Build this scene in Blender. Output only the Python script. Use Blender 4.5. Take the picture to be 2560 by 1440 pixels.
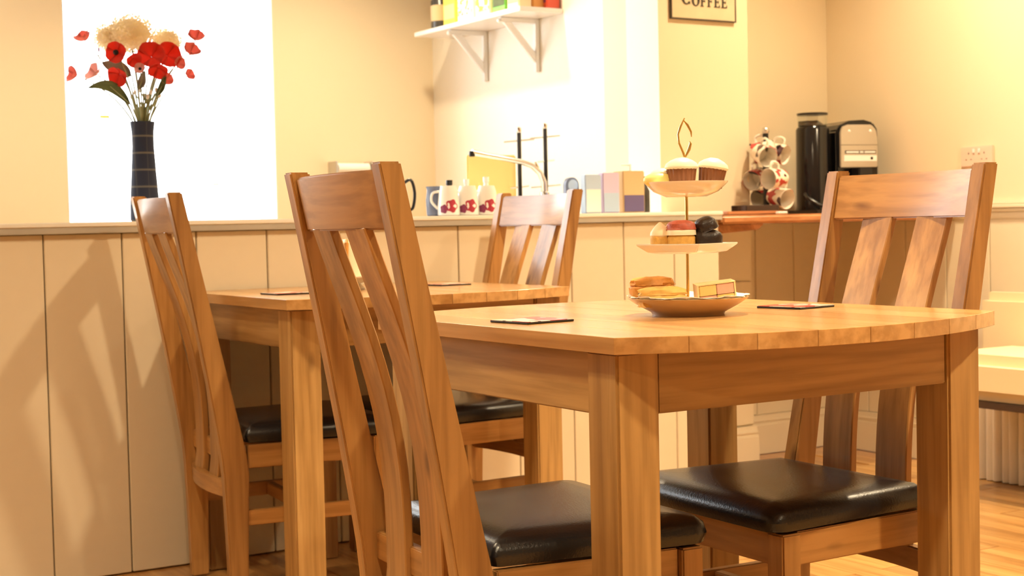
import bpy, bmesh, math, random
from mathutils import Vector, Matrix
random.seed(7)
PI = math.pi
for o in list(bpy.data.objects): bpy.data.objects.remove(o)
scene = bpy.context.scene
C = scene.collection

# ------------------------------------------------------------------ camera
F_PX, PITCH, ROLL, CAM_H, YAW = 3710.6, 0.04237, -0.0218, 0.912, 0.55308
Rv = Vector((math.cos(YAW), -math.sin(YAW), 0)); Fv = Vector((math.sin(YAW), math.cos(YAW), 0)); Zv = Vector((0, 0, 1))
fw = Fv*math.cos(PITCH) - Zv*math.sin(PITCH); up0 = Zv*math.cos(PITCH) + Fv*math.sin(PITCH)
rt = Rv*math.cos(ROLL) + up0*math.sin(ROLL); up = up0*math.cos(ROLL) - Rv*math.sin(ROLL)
cam_d = bpy.data.cameras.new('camera'); cam = bpy.data.objects.new('camera', cam_d); C.objects.link(cam)
m = Matrix((( rt.x, up.x, -fw.x, 0), (rt.y, up.y, -fw.y, 0), (rt.z, up.z, -fw.z, CAM_H), (0, 0, 0, 1)))
cam.matrix_world = m
cam_d.sensor_width = 36; cam_d.lens = F_PX/2560*36; cam_d.clip_start = 0.02
cam_d.dof.use_dof = True; cam_d.dof.focus_distance = 2.45; cam_d.dof.aperture_fstop = 9
scene.camera = cam
CAM = Vector((0, 0, CAM_H))
def at(px, py, **k):
    """world point on the plane x=, y= or z= that the photograph shows at a pixel"""
    d = fw + rt*((px-1280)/F_PX) - up*((py-720)/F_PX)
    (ax, v), = k.items(); i = 'xyz'.index(ax)
    return CAM + d*((v-CAM[i])/d[i])

# ------------------------------------------------------------------ world, light, exposure
w = bpy.data.worlds.new('world'); scene.world = w; w.use_nodes = True
bg = w.node_tree.nodes['Background']; bg.inputs[0].default_value = (0.93, 0.96, 1.0, 1); bg.inputs[1].default_value = 5.0
scene.view_settings.view_transform = 'Standard'; scene.view_settings.look = 'None'
scene.view_settings.exposure = 1.3; scene.view_settings.gamma = 1; scene.view_settings.use_curve_mapping = False
WARM = (1.0, 0.79, 0.50)
DOWNLIGHTS = [(0.45, 0.9, 11), (2.3, 0.5, 18), (0.3, 2.6, 7), (2.15, 2.35, 14), (3.6, 2.2, 11), (3.66, 3.45, 9), (1.2, -0.7, 7), (0.9, 4.9, 7), (2.5, 4.95, 9)]
LAMP_PLACE = ['over the left foreground', 'over the right foreground', 'over the space left of the near table', 'over the near table', 'over the bench', 'over the wall socket by the alcove', 'behind the camera', 'over the kitchen left of the window', 'over the kitchen beside the shelf']

# ------------------------------------------------------------------ materials
MATS = {}
def nmat(name):
    mt = bpy.data.materials.new(name); mt.use_nodes = True; MATS[name] = mt
    nt = mt.node_tree; return mt, nt, nt.nodes['Principled BSDF']
def plain(name, col, rough=.5, metal=0., spec=.5, coat=0., bump=0., bscale=40, var=0.):
    mt, nt, b = nmat(name)
    b.inputs['Base Color'].default_value = (*col, 1); b.inputs['Roughness'].default_value = rough
    b.inputs['Metallic'].default_value = metal; b.inputs['Specular IOR Level'].default_value = spec
    b.inputs['Coat Weight'].default_value = coat
    if bump or var:
        tc = nt.nodes.new('ShaderNodeTexCoord'); nz = nt.nodes.new('ShaderNodeTexNoise'); nz.inputs['Scale'].default_value = bscale; nz.inputs['Detail'].default_value = 4
        nt.links.new(tc.outputs['Object'], nz.inputs['Vector'])
        if bump:
            bp = nt.nodes.new('ShaderNodeBump'); bp.inputs['Strength'].default_value = bump; bp.inputs['Distance'].default_value = .002
            nt.links.new(nz.outputs['Fac'], bp.inputs['Height']); nt.links.new(bp.outputs['Normal'], b.inputs['Normal'])
        if var:
            mx = nt.nodes.new('ShaderNodeMixRGB'); mx.inputs[1].default_value = (*[c*(1-var) for c in col], 1); mx.inputs[2].default_value = (*[min(1, c*(1+var)) for c in col], 1)
            nt.links.new(nz.outputs['Fac'], mx.inputs[0]); nt.links.new(mx.outputs[0], b.inputs['Base Color'])
    return mt
def ramp2(nt, stops):
    r = nt.nodes.new('ShaderNodeValToRGB'); e = r.color_ramp.elements
    e[0].position, e[0].color = stops[0][0], (*stops[0][1], 1); e[1].position, e[1].color = stops[-1][0], (*stops[-1][1], 1)
    for p, c in stops[1:-1]:
        n = e.new(p); n.color = (*c, 1)
    return r
def wood(name, dark, mid, light, axis, rough=.38, knots=True, s=1.0, tone=.35):
    mt, nt, b = nmat(name); N = nt.nodes; L = nt.links
    tc = N.new('ShaderNodeTexCoord'); oi = N.new('ShaderNodeObjectInfo')
    mp = N.new('ShaderNodeMapping'); sc = [15*s]*3; sc['xyz'.index(axis)] = .8*s; mp.inputs['Scale'].default_value = sc
    ml = N.new('ShaderNodeVectorMath'); ml.operation = 'SCALE'; cb = N.new('ShaderNodeCombineXYZ')
    for i in range(3): L.new(oi.outputs['Random'], cb.inputs[i])
    ml.inputs['Scale'].default_value = 37.0; L.new(cb.outputs[0], ml.inputs[0])
    ad = N.new('ShaderNodeVectorMath'); L.new(tc.outputs['Object'], mp.inputs['Vector']); L.new(mp.outputs[0], ad.inputs[0]); L.new(ml.outputs[0], ad.inputs[1])
    n1 = N.new('ShaderNodeTexNoise'); n1.inputs['Scale'].default_value = 1.0; n1.inputs['Detail'].default_value = 5; n1.inputs['Distortion'].default_value = .6; L.new(ad.outputs[0], n1.inputs['Vector'])
    n2 = N.new('ShaderNodeTexNoise'); n2.inputs['Scale'].default_value = 5.0; n2.inputs['Detail'].default_value = 3; L.new(ad.outputs[0], n2.inputs['Vector'])
    r = ramp2(nt, [(.3, dark), (.5, mid), (.72, light)]); L.new(n1.outputs['Fac'], r.inputs[0])
    r2 = ramp2(nt, [(.36, (.78, .75, .70)), (.58, (1, 1, 1))]); L.new(n2.outputs['Fac'], r2.inputs[0])
    mx = N.new('ShaderNodeMixRGB'); mx.blend_type = 'MULTIPLY'; mx.inputs[0].default_value = 1; L.new(r.outputs[0], mx.inputs[1]); L.new(r2.outputs[0], mx.inputs[2])
    out = mx.outputs[0]
    if knots:
        mk = N.new('ShaderNodeMapping'); sk = [9*s]*3; sk['xyz'.index(axis)] = 3.2*s; mk.inputs['Scale'].default_value = sk; L.new(tc.outputs['Object'], mk.inputs['Vector'])
        a2 = N.new('ShaderNodeVectorMath'); L.new(mk.outputs[0], a2.inputs[0]); L.new(ml.outputs[0], a2.inputs[1])
        vo = N.new('ShaderNodeTexVoronoi'); vo.inputs['Scale'].default_value = 1.0; L.new(a2.outputs[0], vo.inputs['Vector'])
        rk = ramp2(nt, [(.03, (.22, .13, .08)), (.11, (1, 1, 1))]); L.new(vo.outputs['Distance'], rk.inputs[0])
        mk2 = N.new('ShaderNodeMixRGB'); mk2.blend_type = 'MULTIPLY'; mk2.inputs[0].default_value = .75; L.new(out, mk2.inputs[1]); L.new(rk.outputs[0], mk2.inputs[2]); out = mk2.outputs[0]
    hs = N.new('ShaderNodeHueSaturation'); mr = N.new('ShaderNodeMapRange'); mr.inputs[3].default_value = 1-tone/2; mr.inputs[4].default_value = 1+tone/2
    L.new(oi.outputs['Random'], mr.inputs[0]); L.new(mr.outputs[0], hs.inputs['Value']); L.new(out, hs.inputs['Color'])
    L.new(hs.outputs[0], b.inputs['Base Color'])
    b.inputs['Roughness'].default_value = rough; b.inputs['Coat Weight'].default_value = .35; b.inputs['Coat Roughness'].default_value = .16
    bp = N.new('ShaderNodeBump'); bp.inputs['Strength'].default_value = .12; bp.inputs['Distance'].default_value = .002
    L.new(n2.outputs['Fac'], bp.inputs['Height']); L.new(bp.outputs[0], b.inputs['Normal'])
    return mt
OD, OM, OL = (.285, .130, .036), (.43, .215, .064), (.53, .290, .095)
for a in 'xyz':
    wood('oak_'+a, OD, OM, OL, a)
    wood('tbl_'+a, (.30, .160, .050), (.43, .250, .085), (.53, .33, .128), a, tone=.22)
wood('top_y', (.42, .205, .062), (.52, .28, .095), (.60, .35, .135), 'y', rough=.27, knots=False, s=.7, tone=.14)
wood('floor_y', (.40, .19, .055), (.52, .27, .085), (.62, .36, .13), 'y', rough=.3, knots=False, tone=.4)
wood('counter_x', (.42, .16, .06), (.58, .25, .10), (.66, .33, .15), 'x', rough=.3, knots=True, tone=0)
plain('wall', (.82, .71, .51), .75, bump=.05, bscale=90)
plain('wall_white', (.86, .82, .73), .75, bump=.05, bscale=90)
plain('board', (.76, .67, .50), .5, bump=.04, bscale=30, var=.025)
plain('trim', (.80, .71, .54), .45)
plain('groove', (.30, .24, .16), .8)
plain('white_gloss', (.85, .84, .82), .25)
plain('white_matt', (.86, .85, .82), .6)
plain('ceiling', (.55, .50, .42), .8)
plain('wall_far', (.42, .34, .23), .8)
plain('worktop_top', (.86, .84, .78), .3)
plain('worktop_edge', (.46, .43, .37), .35, bscale=9, var=.22)
plain('leather', (.010, .010, .011), .27, spec=.55, bump=.22, bscale=260)
plain('black', (.008, .008, .009), .35)
plain('black_gloss', (.006, .006, .007), .15)
plain('chrome', (.72, .72, .70), .18, metal=1)
plain('steel', (.62, .60, .57), .32, metal=1)
plain('gold', (.83, .58, .20), .25, metal=1)
plain('china', (.86, .82, .72), .15, coat=.3)
plain('stoneware', (.60, .40, .20), .3, coat=.3, bscale=14, var=.15)
plain('paper', (.88, .87, .83), .7)
plain('sponge', (.66, .36, .08), .8, bump=.6, bscale=160, var=.25)
plain('icing', (.90, .80, .58), .45, bump=.15, bscale=60)
plain('pale_icing', (.88, .70, .45), .5)
plain('yellow_icing', (.92, .78, .26), .45, bump=.1)
plain('choc', (.022, .012, .008), .4, bump=.8, bscale=110)
plain('cake_case', (.24, .085, .03), .5)
plain('cherry', (.42, .09, .05), .5, bump=.5, bscale=120, var=.4)
plain('pastry', (.66, .30, .06), .5, bump=.8, bscale=70, var=.35)
plain('pastry_pale', (.80, .46, .12), .55, bump=.8, bscale=70, var=.3)
plain('pinkcake', (.66, .33, .21), .75, bump=.4, bscale=160)
plain('yellowcake', (.76, .47, .14), .75, bump=.4, bscale=160)
plain('marzipan', (.80, .55, .24), .5)
plain('cream_vinyl', (.82, .70, .46), .4, bump=.05, bscale=200)
plain('pleat', (.84, .77, .66), .8, bump=.1, bscale=90)
plain('dark_wood', (.05, .025, .015), .5)
def thin(name, col, tr, var=.2, bscale=50):
    mt = plain(name, col, .6, var=var, bscale=bscale); nt = mt.node_tree; b = nt.nodes['Principled BSDF']
    t = nt.nodes.new('ShaderNodeBsdfTranslucent'); t.inputs[0].default_value = (*[min(1, c*1.15) for c in col], 1); x = nt.nodes.new('ShaderNodeMixShader'); x.inputs[0].default_value = tr
    out = nt.nodes['Material Output']; nt.links.new(b.outputs[0], x.inputs[1]); nt.links.new(t.outputs[0], x.inputs[2]); nt.links.new(x.outputs[0], out.inputs[0]); return mt
thin('petal', (.74, .055, .03), .4, .2, 70)
thin('petal_pale', (.76, .27, .24), .45, .3)
thin('petal_pink', (.84, .50, .48), .4, .25)
plain('seedhead', (.006, .005, .005), .7)
plain('stem', (.26, .29, .15), .6)
thin('leaf', (.13, .17, .075), .3, .3, 30)
thin('leaf_grey', (.27, .25, .20), .3, .1)
thin('hydrangea', (.86, .78, .58), .45, .12)
plain('plug_pink', (.80, .60, .48), .4)
plain('yellow_plastic', (.88, .72, .30), .35)
plain('blue_glass', (.18, .22, .34), .2)
plain('blue_pale', (.45, .58, .78), .45)
plain('lilac', (.62, .52, .74), .5)
plain('kraft', (.62, .45, .24), .7)
plain('purple', (.13, .10, .24), .5)
plain('green_pack', (.16, .46, .05), .4, var=.3, bscale=30)
plain('yellow_pack', (.86, .66, .10), .4)
plain('orange_pack', (.72, .34, .08), .5)
plain('red_pack', (.72, .10, .05), .45)
plain('dark_jar', (.05, .045, .04), .25, var=.5, bscale=60)
plain('wine', (.22, .03, .10), .5)
plain('poppy_print', (.42, .03, .06), .4)
plain('beans', (.02, .012, .008), .5, bump=1, bscale=200)
plain('sign_face', (.66, .55, .36), .6, bscale=12, var=.16)
plain('sign_rim', (.06, .045, .03), .6)
plain('ink', (.03, .022, .015), .6)
# tartan vase
mt, nt, b = nmat('tartan'); tc = nt.nodes.new('ShaderNodeTexCoord'); mp = nt.nodes.new('ShaderNodeSeparateXYZ'); nt.links.new(tc.outputs['Object'], mp.inputs[0])
def band(out, period, width):
    a = nt.nodes.new('ShaderNodeMath'); a.operation = 'DIVIDE'; a.inputs[1].default_value = period; nt.links.new(out, a.inputs[0])
    f = nt.nodes.new('ShaderNodeMath'); f.operation = 'FRACT'; nt.links.new(a.outputs[0], f.inputs[0])
    l = nt.nodes.new('ShaderNodeMath'); l.operation = 'LESS_THAN'; l.inputs[1].default_value = width; nt.links.new(f.outputs[0], l.inputs[0]); return l.outputs[0]
bz = band(mp.outputs['Z'], .047, .11); bxx = band(mp.outputs['X'], .03, .09)
mxx = nt.nodes.new('ShaderNodeMath'); mxx.operation = 'MAXIMUM'; nt.links.new(bz, mxx.inputs[0])
hf = nt.nodes.new('ShaderNodeMath'); hf.operation = 'MULTIPLY'; hf.inputs[1].default_value = .25; nt.links.new(bxx, hf.inputs[0]); nt.links.new(hf.outputs[0], mxx.inputs[1])
mc = nt.nodes.new('ShaderNodeMixRGB'); mc.inputs[1].default_value = (.012, .019, .048, 1); mc.inputs[2].default_value = (.11, .105, .10, 1); nt.links.new(mxx.outputs[0], mc.inputs[0]); nt.links.new(mc.outputs[0], b.inputs['Base Color']); b.inputs['Roughness'].default_value = .8
# white mug with red and dark poppy blotches
def blotch(name, base, c1, c2, scale, t1):
    mt, nt, b = nmat(name); tc = nt.nodes.new('ShaderNodeTexCoord'); nz = nt.nodes.new('ShaderNodeTexNoise'); nz.inputs['Scale'].default_value = scale; nz.inputs['Detail'].default_value = 1.5
    oi = nt.nodes.new('ShaderNodeObjectInfo'); cb = nt.nodes.new('ShaderNodeVectorMath'); nt.links.new(tc.outputs['Object'], cb.inputs[0]); nt.links.new(oi.outputs['Random'], cb.inputs[1]); nt.links.new(cb.outputs[0], nz.inputs['Vector'])
    r = ramp2(nt, [(0, c2), (t1-.14, c2), (t1-.135, base), (t1+.06, base), (t1+.065, c1), (1, c1)]); nt.links.new(nz.outputs['Fac'], r.inputs[0]); nt.links.new(r.outputs[0], b.inputs['Base Color']); b.inputs['Roughness'].default_value = .18
blotch('mug_print', (.84, .76, .64), (.45, .05, .05), (.06, .02, .03), 22, .50)
blotch('coaster_print', (.80, .66, .56), (.50, .07, .06), (.10, .025, .03), 22, .43)
blotch('fruit_print', (.85, .82, .74), (.62, .50, .12), (.06, .05, .07), 30, .5)
# glass: mostly clear with a faint reflection
mt = bpy.data.materials.new('glass'); mt.use_nodes = True; MATS['glass'] = mt; nt = mt.node_tree; nt.nodes.clear()
o_ = nt.nodes.new('ShaderNodeOutputMaterial'); t_ = nt.nodes.new('ShaderNodeBsdfTransparent'); g_ = nt.nodes.new('ShaderNodeBsdfGlossy'); g_.inputs['Roughness'].default_value = .03
x_ = nt.nodes.new('ShaderNodeMixShader'); x_.inputs[0].default_value = .07; t_.inputs[0].default_value = (.96, .97, .96, 1)
nt.links.new(t_.outputs[0], x_.inputs[1]); nt.links.new(g_.outputs[0], x_.inputs[2]); nt.links.new(x_.outputs[0], o_.inputs[0])
mt = bpy.data.materials.new('bulb'); mt.use_nodes = True; MATS['bulb'] = mt; b = mt.node_tree.nodes['Principled BSDF']
b.inputs['Emission Color'].default_value = (*WARM, 1); b.inputs['Emission Strength'].default_value = 6

# ------------------------------------------------------------------ mesh helpers
def bx(bm, x0, x1, y0, y1, z0, z1):
    v = [bm.verts.new((x, y, z)) for z in (z0, z1) for (x, y) in ((x0, y0), (x1, y0), (x1, y1), (x0, y1))]
    for f in ((0, 3, 2, 1), (4, 5, 6, 7), (0, 1, 5, 4), (1, 2, 6, 5), (2, 3, 7, 6), (3, 0, 4, 7)): bm.faces.new([v[i] for i in f])
def loft(bm, rings, cap=True, closed=True):
    vs = [[bm.verts.new(p) for p in r] for r in rings]; n = len(vs[0])
    for a, b in zip(vs[:-1], vs[1:]):
        for i in range(n if closed else n-1):
            j = (i+1) % n
            try: bm.faces.new((a[i], a[j], b[j], b[i]))
            except ValueError: pass
    if cap:
        bm.faces.new(vs[0][::-1]); bm.faces.new(vs[-1])
def prism(bm, pts, z0, z1):
    loft(bm, [[(x, y, z0) for x, y in pts], [(x, y, z1) for x, y in pts]])
def lathe(bm, prof, n=32, c=(0, 0, 0), sx=1, sy=1):
    rings = []
    for r, z in prof: rings.append([(c[0]+sx*max(r, 1e-4)*math.cos(2*PI*i/n), c[1]+sy*max(r, 1e-4)*math.sin(2*PI*i/n), c[2]+z) for i in range(n)])
    loft(bm, rings)
def tube(bm, pts, rad, n=8):
    pts = [Vector(p) for p in pts]; rad = rad if isinstance(rad, (list, tuple)) else [rad]*len(pts); rings = []
    ref = None
    for i, p in enumerate(pts):
        t = (pts[min(i+1, len(pts)-1)] - pts[max(i-1, 0)]).normalized()
        if ref is None: ref = t.orthogonal().normalized()
        ref = (ref - t*ref.dot(t)).normalized(); b = t.cross(ref)
        rings.append([p + (ref*math.cos(2*PI*k/n) + b*math.sin(2*PI*k/n))*rad[i] for k in range(n)])
    loft(bm, rings)
def spl(pts, k=5):
    P = [Vector(p) for p in pts]; P = [P[0]*2-P[1]]+P+[P[-1]*2-P[-2]]; out = []
    for i in range(1, len(P)-2):
        for j in range(k):
            q = j/k; a, b, c, d = P[i-1:i+3]
            out.append(.5*((2*b)+(c-a)*q+(2*a-5*b+4*c-d)*q*q+(3*b-a-3*c+d)*q**3))
    return out+[P[-2]]
def ball(bm, c, r, sub=2, s=(1, 1, 1), jit=0):
    res = bmesh.ops.create_icosphere(bm, subdivisions=sub, radius=r)
    for v in res['verts']:
        k = 1+random.uniform(-jit, jit); v.co = Vector((v.co.x*s[0]*k, v.co.y*s[1]*k, v.co.z*s[2]*k)) + Vector(c)
def lerp(a, b, t): return a+(b-a)*t
def mesh_of(name, bm, mat, bevel=0, smooth=False, seg=2):
    bmesh.ops.remove_doubles(bm, verts=bm.verts, dist=1e-6)
    bmesh.ops.recalc_face_normals(bm, faces=bm.faces)
    if bevel:
        ed = [e for e in bm.edges if len(e.link_faces) == 2 and e.calc_face_angle(0) > .6]
        bmesh.ops.bevel(bm, geom=ed, offset=bevel, segments=seg, affect='EDGES', clamp_overlap=True)
    me = bpy.data.meshes.new(name); bm.to_mesh(me); bm.free()
    if smooth or bevel:
        for p in me.polygons: p.use_smooth = True
        me.set_sharp_from_angle(angle=.7 if smooth else .45)
    me.materials.append(MATS[mat]); return me
def obj(name, bm, mat, parent=None, bevel=0, smooth=False, seg=2):
    o = bpy.data.objects.new(name, mesh_of(name, bm, mat, bevel, smooth, seg) if isinstance(bm, bmesh.types.BMesh) else bm)
    C.objects.link(o); o.parent = parent; return o
def B(): return bmesh.new()
def boxo(name, mat, parent, x0, x1, y0, y1, z0, z1, bevel=0):
    bm = B(); bx(bm, x0, x1, y0, y1, z0, z1); return obj(name, bm, mat, parent, bevel)
def tag(o, label, cat, group=None):
    o['label'] = label; o['category'] = cat
    if group: o['group'] = group
    return o
def thing(name, label, cat, loc=(0, 0, 0), rz=0, group=None):
    o = bpy.data.objects.new(name, None); C.objects.link(o); o.location = loc; o.rotation_euler = (0, 0, rz); o.empty_display_size = .05
    return tag(o, label, cat, group)
def struct(o): o['kind'] = 'structure'; return o
def copy_tree(o, parent=None):
    c = o.copy(); C.objects.link(c); c.parent = parent
    for ch in list(o.children): copy_tree(ch, c)
    return c

# ------------------------------------------------------------------ the room
YW, ZL = 3.918, 0.914             # front of the panelled half wall, underside of its worktop
XK, YB = 3.24, 5.885              # kitchen side wall, kitchen window wall
XR, YA = 4.235, 4.42              # right wall, alcove wall
XL, YR, ZC = -1.6, -1.6, 2.5
floor = struct(boxo('floor', 'floor_y', None, XL-.1, XR+.1, YR-.1, YB+.1, -.08, -.003))
def plank_mesh():
    bm = B(); bx(bm, -.0442, .0442, -.2985, .2985, -.006, 0); return mesh_of('plank', bm, 'floor_y')
pm = plank_mesh(); k = 0
for i in range(41):
    for j in range(6):
        x = .60+i*.09; y = 1.1+j*.6+(.3 if i % 2 else 0)-.15
        if x > XR-.05 or y+.3 > YA-.02 or (y+.3 > YW and x < 3.3): continue
        o = obj('plank', pm, None, floor); o.location = (x, y, 0); k += 1
struct(boxo('ceiling', 'ceiling', None, XL-.1, XR+.1, YR-.1, YB+.1, ZC, ZC+.08))
# half wall with its vertical boards
hw = struct(boxo('wall_half', 'groove', None, XL, 3.247, YW+.012, YW+.11, 0, ZL))
U0, SP = 0.99425, 0.206395
def board_mesh(wd, h, t=.012):
    bm = B(); bx(bm, 0, wd, 0, t, 0, h); return mesh_of('board', bm, 'board', bevel=.0022, seg=1)
bmh = board_mesh(SP-.0035, ZL-.002)
for i in range(-12, 10):
    o = obj('board', bmh, None, hw); o.location = (U0+i*SP, YW, .001)
o = obj('board', board_mesh(3.247-(U0+10*SP), ZL-.002), None, hw); o.location = (U0+10*SP, YW, .001)
# kitchen window wall (built around its openings)
WX0, WX1, WZ0, WZ1 = 1.592, 2.474, 1.0, 2.25
VX0, VX1 = -1.1, 1.22
bm = B()
for (a, b_, z0, z1) in ((XL-.1, VX0, 0, ZC), (VX1, WX0, 0, ZC), (WX1, XK+.3, 0, ZC), (VX0, VX1, 0, WZ0), (VX0, VX1, WZ1, ZC), (WX0, WX1, 0, .93), (WX0, WX1, WZ1, ZC)):
    bx(bm, a, b_, YB, YB+.16, z0, z1)
struct(obj('wall_back', bm, 'wall'))
def window(name, x0, x1, z0, z1, mull):
    t = bpy.data.objects.new(name, None); C.objects.link(t); t['kind'] = 'structure'
    y0, y1 = YB+.165, YB+.20; Z0, Z1, X0, X1 = z0, z1, x0, x1
    for (a, b_) in ((X0, X0+.006), (X1-.006, X1)): boxo('reveal_lining', 'white_matt', t, a, b_, YB-.001, YB+.162, Z0, Z1)
    x0, x1, z0, z1 = x0-.035, x1+.035, z0-.035, z1+.035
    boxo('window_frame', 'white_gloss', t, x0, x0+.035, y0, y1, z0, z1, .004); boxo('window_frame', 'white_gloss', t, x1-.035, x1, y0, y1, z0, z1, .004)
    boxo('window_frame', 'white_gloss', t, x0+.035, x1-.035, y0, y1, z0, z0+.035, .004); boxo('window_frame', 'white_gloss', t, x0+.035, x1-.035, y0, y1, z1-.035, z1, .004)
    xs = [x0+.035]
    for k in range(1, mull):
        xm = x0+(x1-x0)*k/mull; boxo('mullion', 'white_gloss', t, xm-.02, xm+.02, y0, y1, z0+.035, z1-.035, .004); xs.append(xm)
    xs.append(x1-.035)
    for a, b_ in zip(xs[:-1], xs[1:]): boxo('pane', 'glass', t, a, b_, y0+.02, y0+.026, z0+.03, z1-.03)
    boxo('window_sill', 'white_gloss', t, X0+.007, X1-.007, YB-.02, YB+.16, Z0, Z0+.022, .004)
    return t
window('window_1', WX0, WX1, .93, WZ1, 1)
window('window_2', VX0, VX1, WZ0, WZ1, 3)
for (a, b_, z0, z1) in ((WX0, WX1, .95, WZ1), (VX0, VX1, WZ0, WZ1)):        # sky light portals of the two windows
    ld = bpy.data.lights.new('window_daylight', 'AREA'); ld.shape = 'RECTANGLE'; ld.size = b_-a; ld.size_y = z1-z0
    lo = bpy.data.objects.new('window_daylight', ld); C.objects.link(lo); lo.location = ((a+b_)/2, YB+.22, (z0+z1)/2); lo.rotation_euler = (-PI/2, 0, 0)
    ld.cycles.is_portal = True
# kitchen side wall, pier and alcove
struct(boxo('wall_kitchen_side', 'wall_white', None, XK, XK+.45, 4.54, YB, 0, ZC))
struct(boxo('wall_warm_light_strip', 'wall', None, 3.226, XK+.45, 4.392, 4.54, 0, ZC))  # added strip, its cream colour stands in for warm lamplight on this band
pier = struct(boxo('wall_pier', 'wall', None, 3.223, 3.632, 4.2, 4.39, 0, ZC))
boxo('pier_side_daylit', 'wall_white', pier, 3.2215, 3.2232, 4.2, 4.39, 0, ZC)  # whiter lining paints window light onto the pier's left face
boxo('pier_panel', 'board', pier, 3.30, 3.628, 4.19, 4.2, .155, .686, .003)
boxo('pier_panel', 'board', pier, 3.30, 3.628, 4.19, 4.2, .692, .872, .003)
boxo('pier_rail', 'trim', pier, 3.30, 3.628, 4.183, 4.2, .876, .892, .002)
def skirt(name, pts):   # pts = list of (x0,x1,y0,y1)
    bm = B()
    for (x0, x1, y0, y1, nx, ny) in pts:
        for (d, z0, z1) in ((.018, 0, .112), (.013, .112, .125), (.016, .125, .132), (.009, .132, .15)):
            bx(bm, x0-(d if nx < 0 else 0), x1+(d if nx > 0 else 0), y0-(d if ny < 0 else 0), y1+(d if ny > 0 else 0), z0, z1)
    return struct(obj(name, bm, 'trim'))
skirt('baseboard_pier', [(3.255, 3.636, 4.19, 4.2, 0, -1)])
wa = struct(boxo('wall_alcove', 'wall', None, 3.42, XR+.1, YA, YA+.12, 0, ZC))
for i in range(3):
    x0 = 3.64+i*.1985; o = obj('board', board_mesh(.1955, .745, .01), None, wa); o.location = (x0, YA-.01, .151)
skirt('baseboard_alcove', [(3.636, XR-.03, YA-.012, YA, 0, -1)])
wr = struct(boxo('wall_right', 'wall', None, XR, XR+.12, YR, YA, 0, ZC))
bmr = board_mesh(.1965, .745, .01)
for i in range(14):
    o = obj('board', bmr, None, wr); o.location = (XR, YA-.02-i*.2, .151); o.rotation_euler = (0, 0, -PI/2); o.location.x = XR-.01
    o.rotation_euler = (0, 0, -PI/2)
skirt('baseboard_right', [(XR-.012, XR, YR, YA-.03, -1, 0)])
bm = B()
for (d, z0, z1) in ((.012, .896, .922), (.02, .922, .935), (.03, .935, .948), (.016, .948, .962)): bx(bm, XR-d, XR, YR, YA-.001, z0, z1)
struct(obj('trim_dado', bm, 'trim', bevel=.003))
struct(boxo('wall_left', 'wall_far', None, XL-.12, XL, YR, YB, 0, ZC))
struct(boxo('wall_rear', 'wall_far', None, XL-.1, XR+.1, YR-.12, YR, 0, ZC))

# ceiling downlights (above the frame)
for i, (x, y, e) in enumerate(DOWNLIGHTS):
    t = thing('ceiling_downlight', 'round warm ceiling downlight '+LAMP_PLACE[i], 'light', (x, y, ZC), 0, 'ceiling downlights')
    bm = B(); lathe(bm, [(.075, 0), (.075, -.008), (.055, -.01), (.05, 0)], 24); obj('trim_ring', bm, 'white_gloss', t, smooth=True)
    bm = B(); lathe(bm, [(.048, -.001), (.048, -.004), (.02, -.006)], 24); obj('lamp_disc', bm, 'bulb', t, smooth=True)
    ld = bpy.data.lights.new('downlight', 'AREA'); ld.shape = 'DISK'; ld.size = .11; ld.energy = e; ld.color = WARM; ld.spread = 2.2
    lo = bpy.data.objects.new('downlight', ld); C.objects.link(lo); lo.parent = t; lo.location = (0, 0, -.02)

# ------------------------------------------------------------------ tables
LB, TH, INS, LW = 0.7908, 0.0245, 0.0172, 0.0762
def make_table(name, label, u, v, LA, bow0, bow1):
    t = thing(name, label, 'table', (u, v, 0), 0, 'bowed-end dining tables')
    n = 8
    for k in range(n):
        a, b_ = LB*k/n+.0004, LB*(k+1)/n-.0004
        def fy(x): s = x/LB; return -4*bow0*s*(1-s)
        def by(x): s = x/LB; return LA+4*bow1*s*(1-s)
        xs = [a, (a+b_)/2, b_]
        pts = [(x, fy(x)) for x in xs]+[(x, by(x)) for x in xs[::-1]]
        bm = B(); prism(bm, pts, .75-TH, .75); obj('tabletop_stave', bm, 'top_y', t, bevel=.0006, seg=1)
    for sx in (0, 1):
        for sy in (0, 1):
            x0 = INS if sx == 0 else LB-INS-LW; y0 = INS if sy == 0 else LA-INS-LW
            boxo('leg', 'tbl_z', t, x0, x0+LW, y0, y0+LW, 0, .7255, .004)
    zr0, zr1 = .632, .7245
    boxo('apron_rail', 'tbl_x', t, INS+LW+.0015, LB-INS-LW-.0015, INS+.006, INS+.028, zr0, zr1, .002)
    boxo('apron_rail', 'tbl_x', t, INS+LW+.0015, LB-INS-LW-.0015, LA-INS-.028, LA-INS-.006, zr0, zr1, .002)
    boxo('apron_rail', 'tbl_y', t, INS+.006, INS+.028, INS+LW+.0015, LA-INS-LW-.0015, zr0, zr1, .002)
    boxo('apron_rail', 'tbl_y', t, LB-INS-.028, LB-INS-.006, INS+LW+.0015, LA-INS-LW-.0015, zr0, zr1, .002)
    return t
T1 = (1.2166, 1.7017); T2 = (1.3582, 3.1983)
make_table('dining_table', 'square oak table in the foreground carrying the tiered cake stand', *T1, .74, .105, .105)
make_table('dining_table', 'square oak table pushed up to the cream panelled half wall', *T2, .70, .085, .012)

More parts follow.
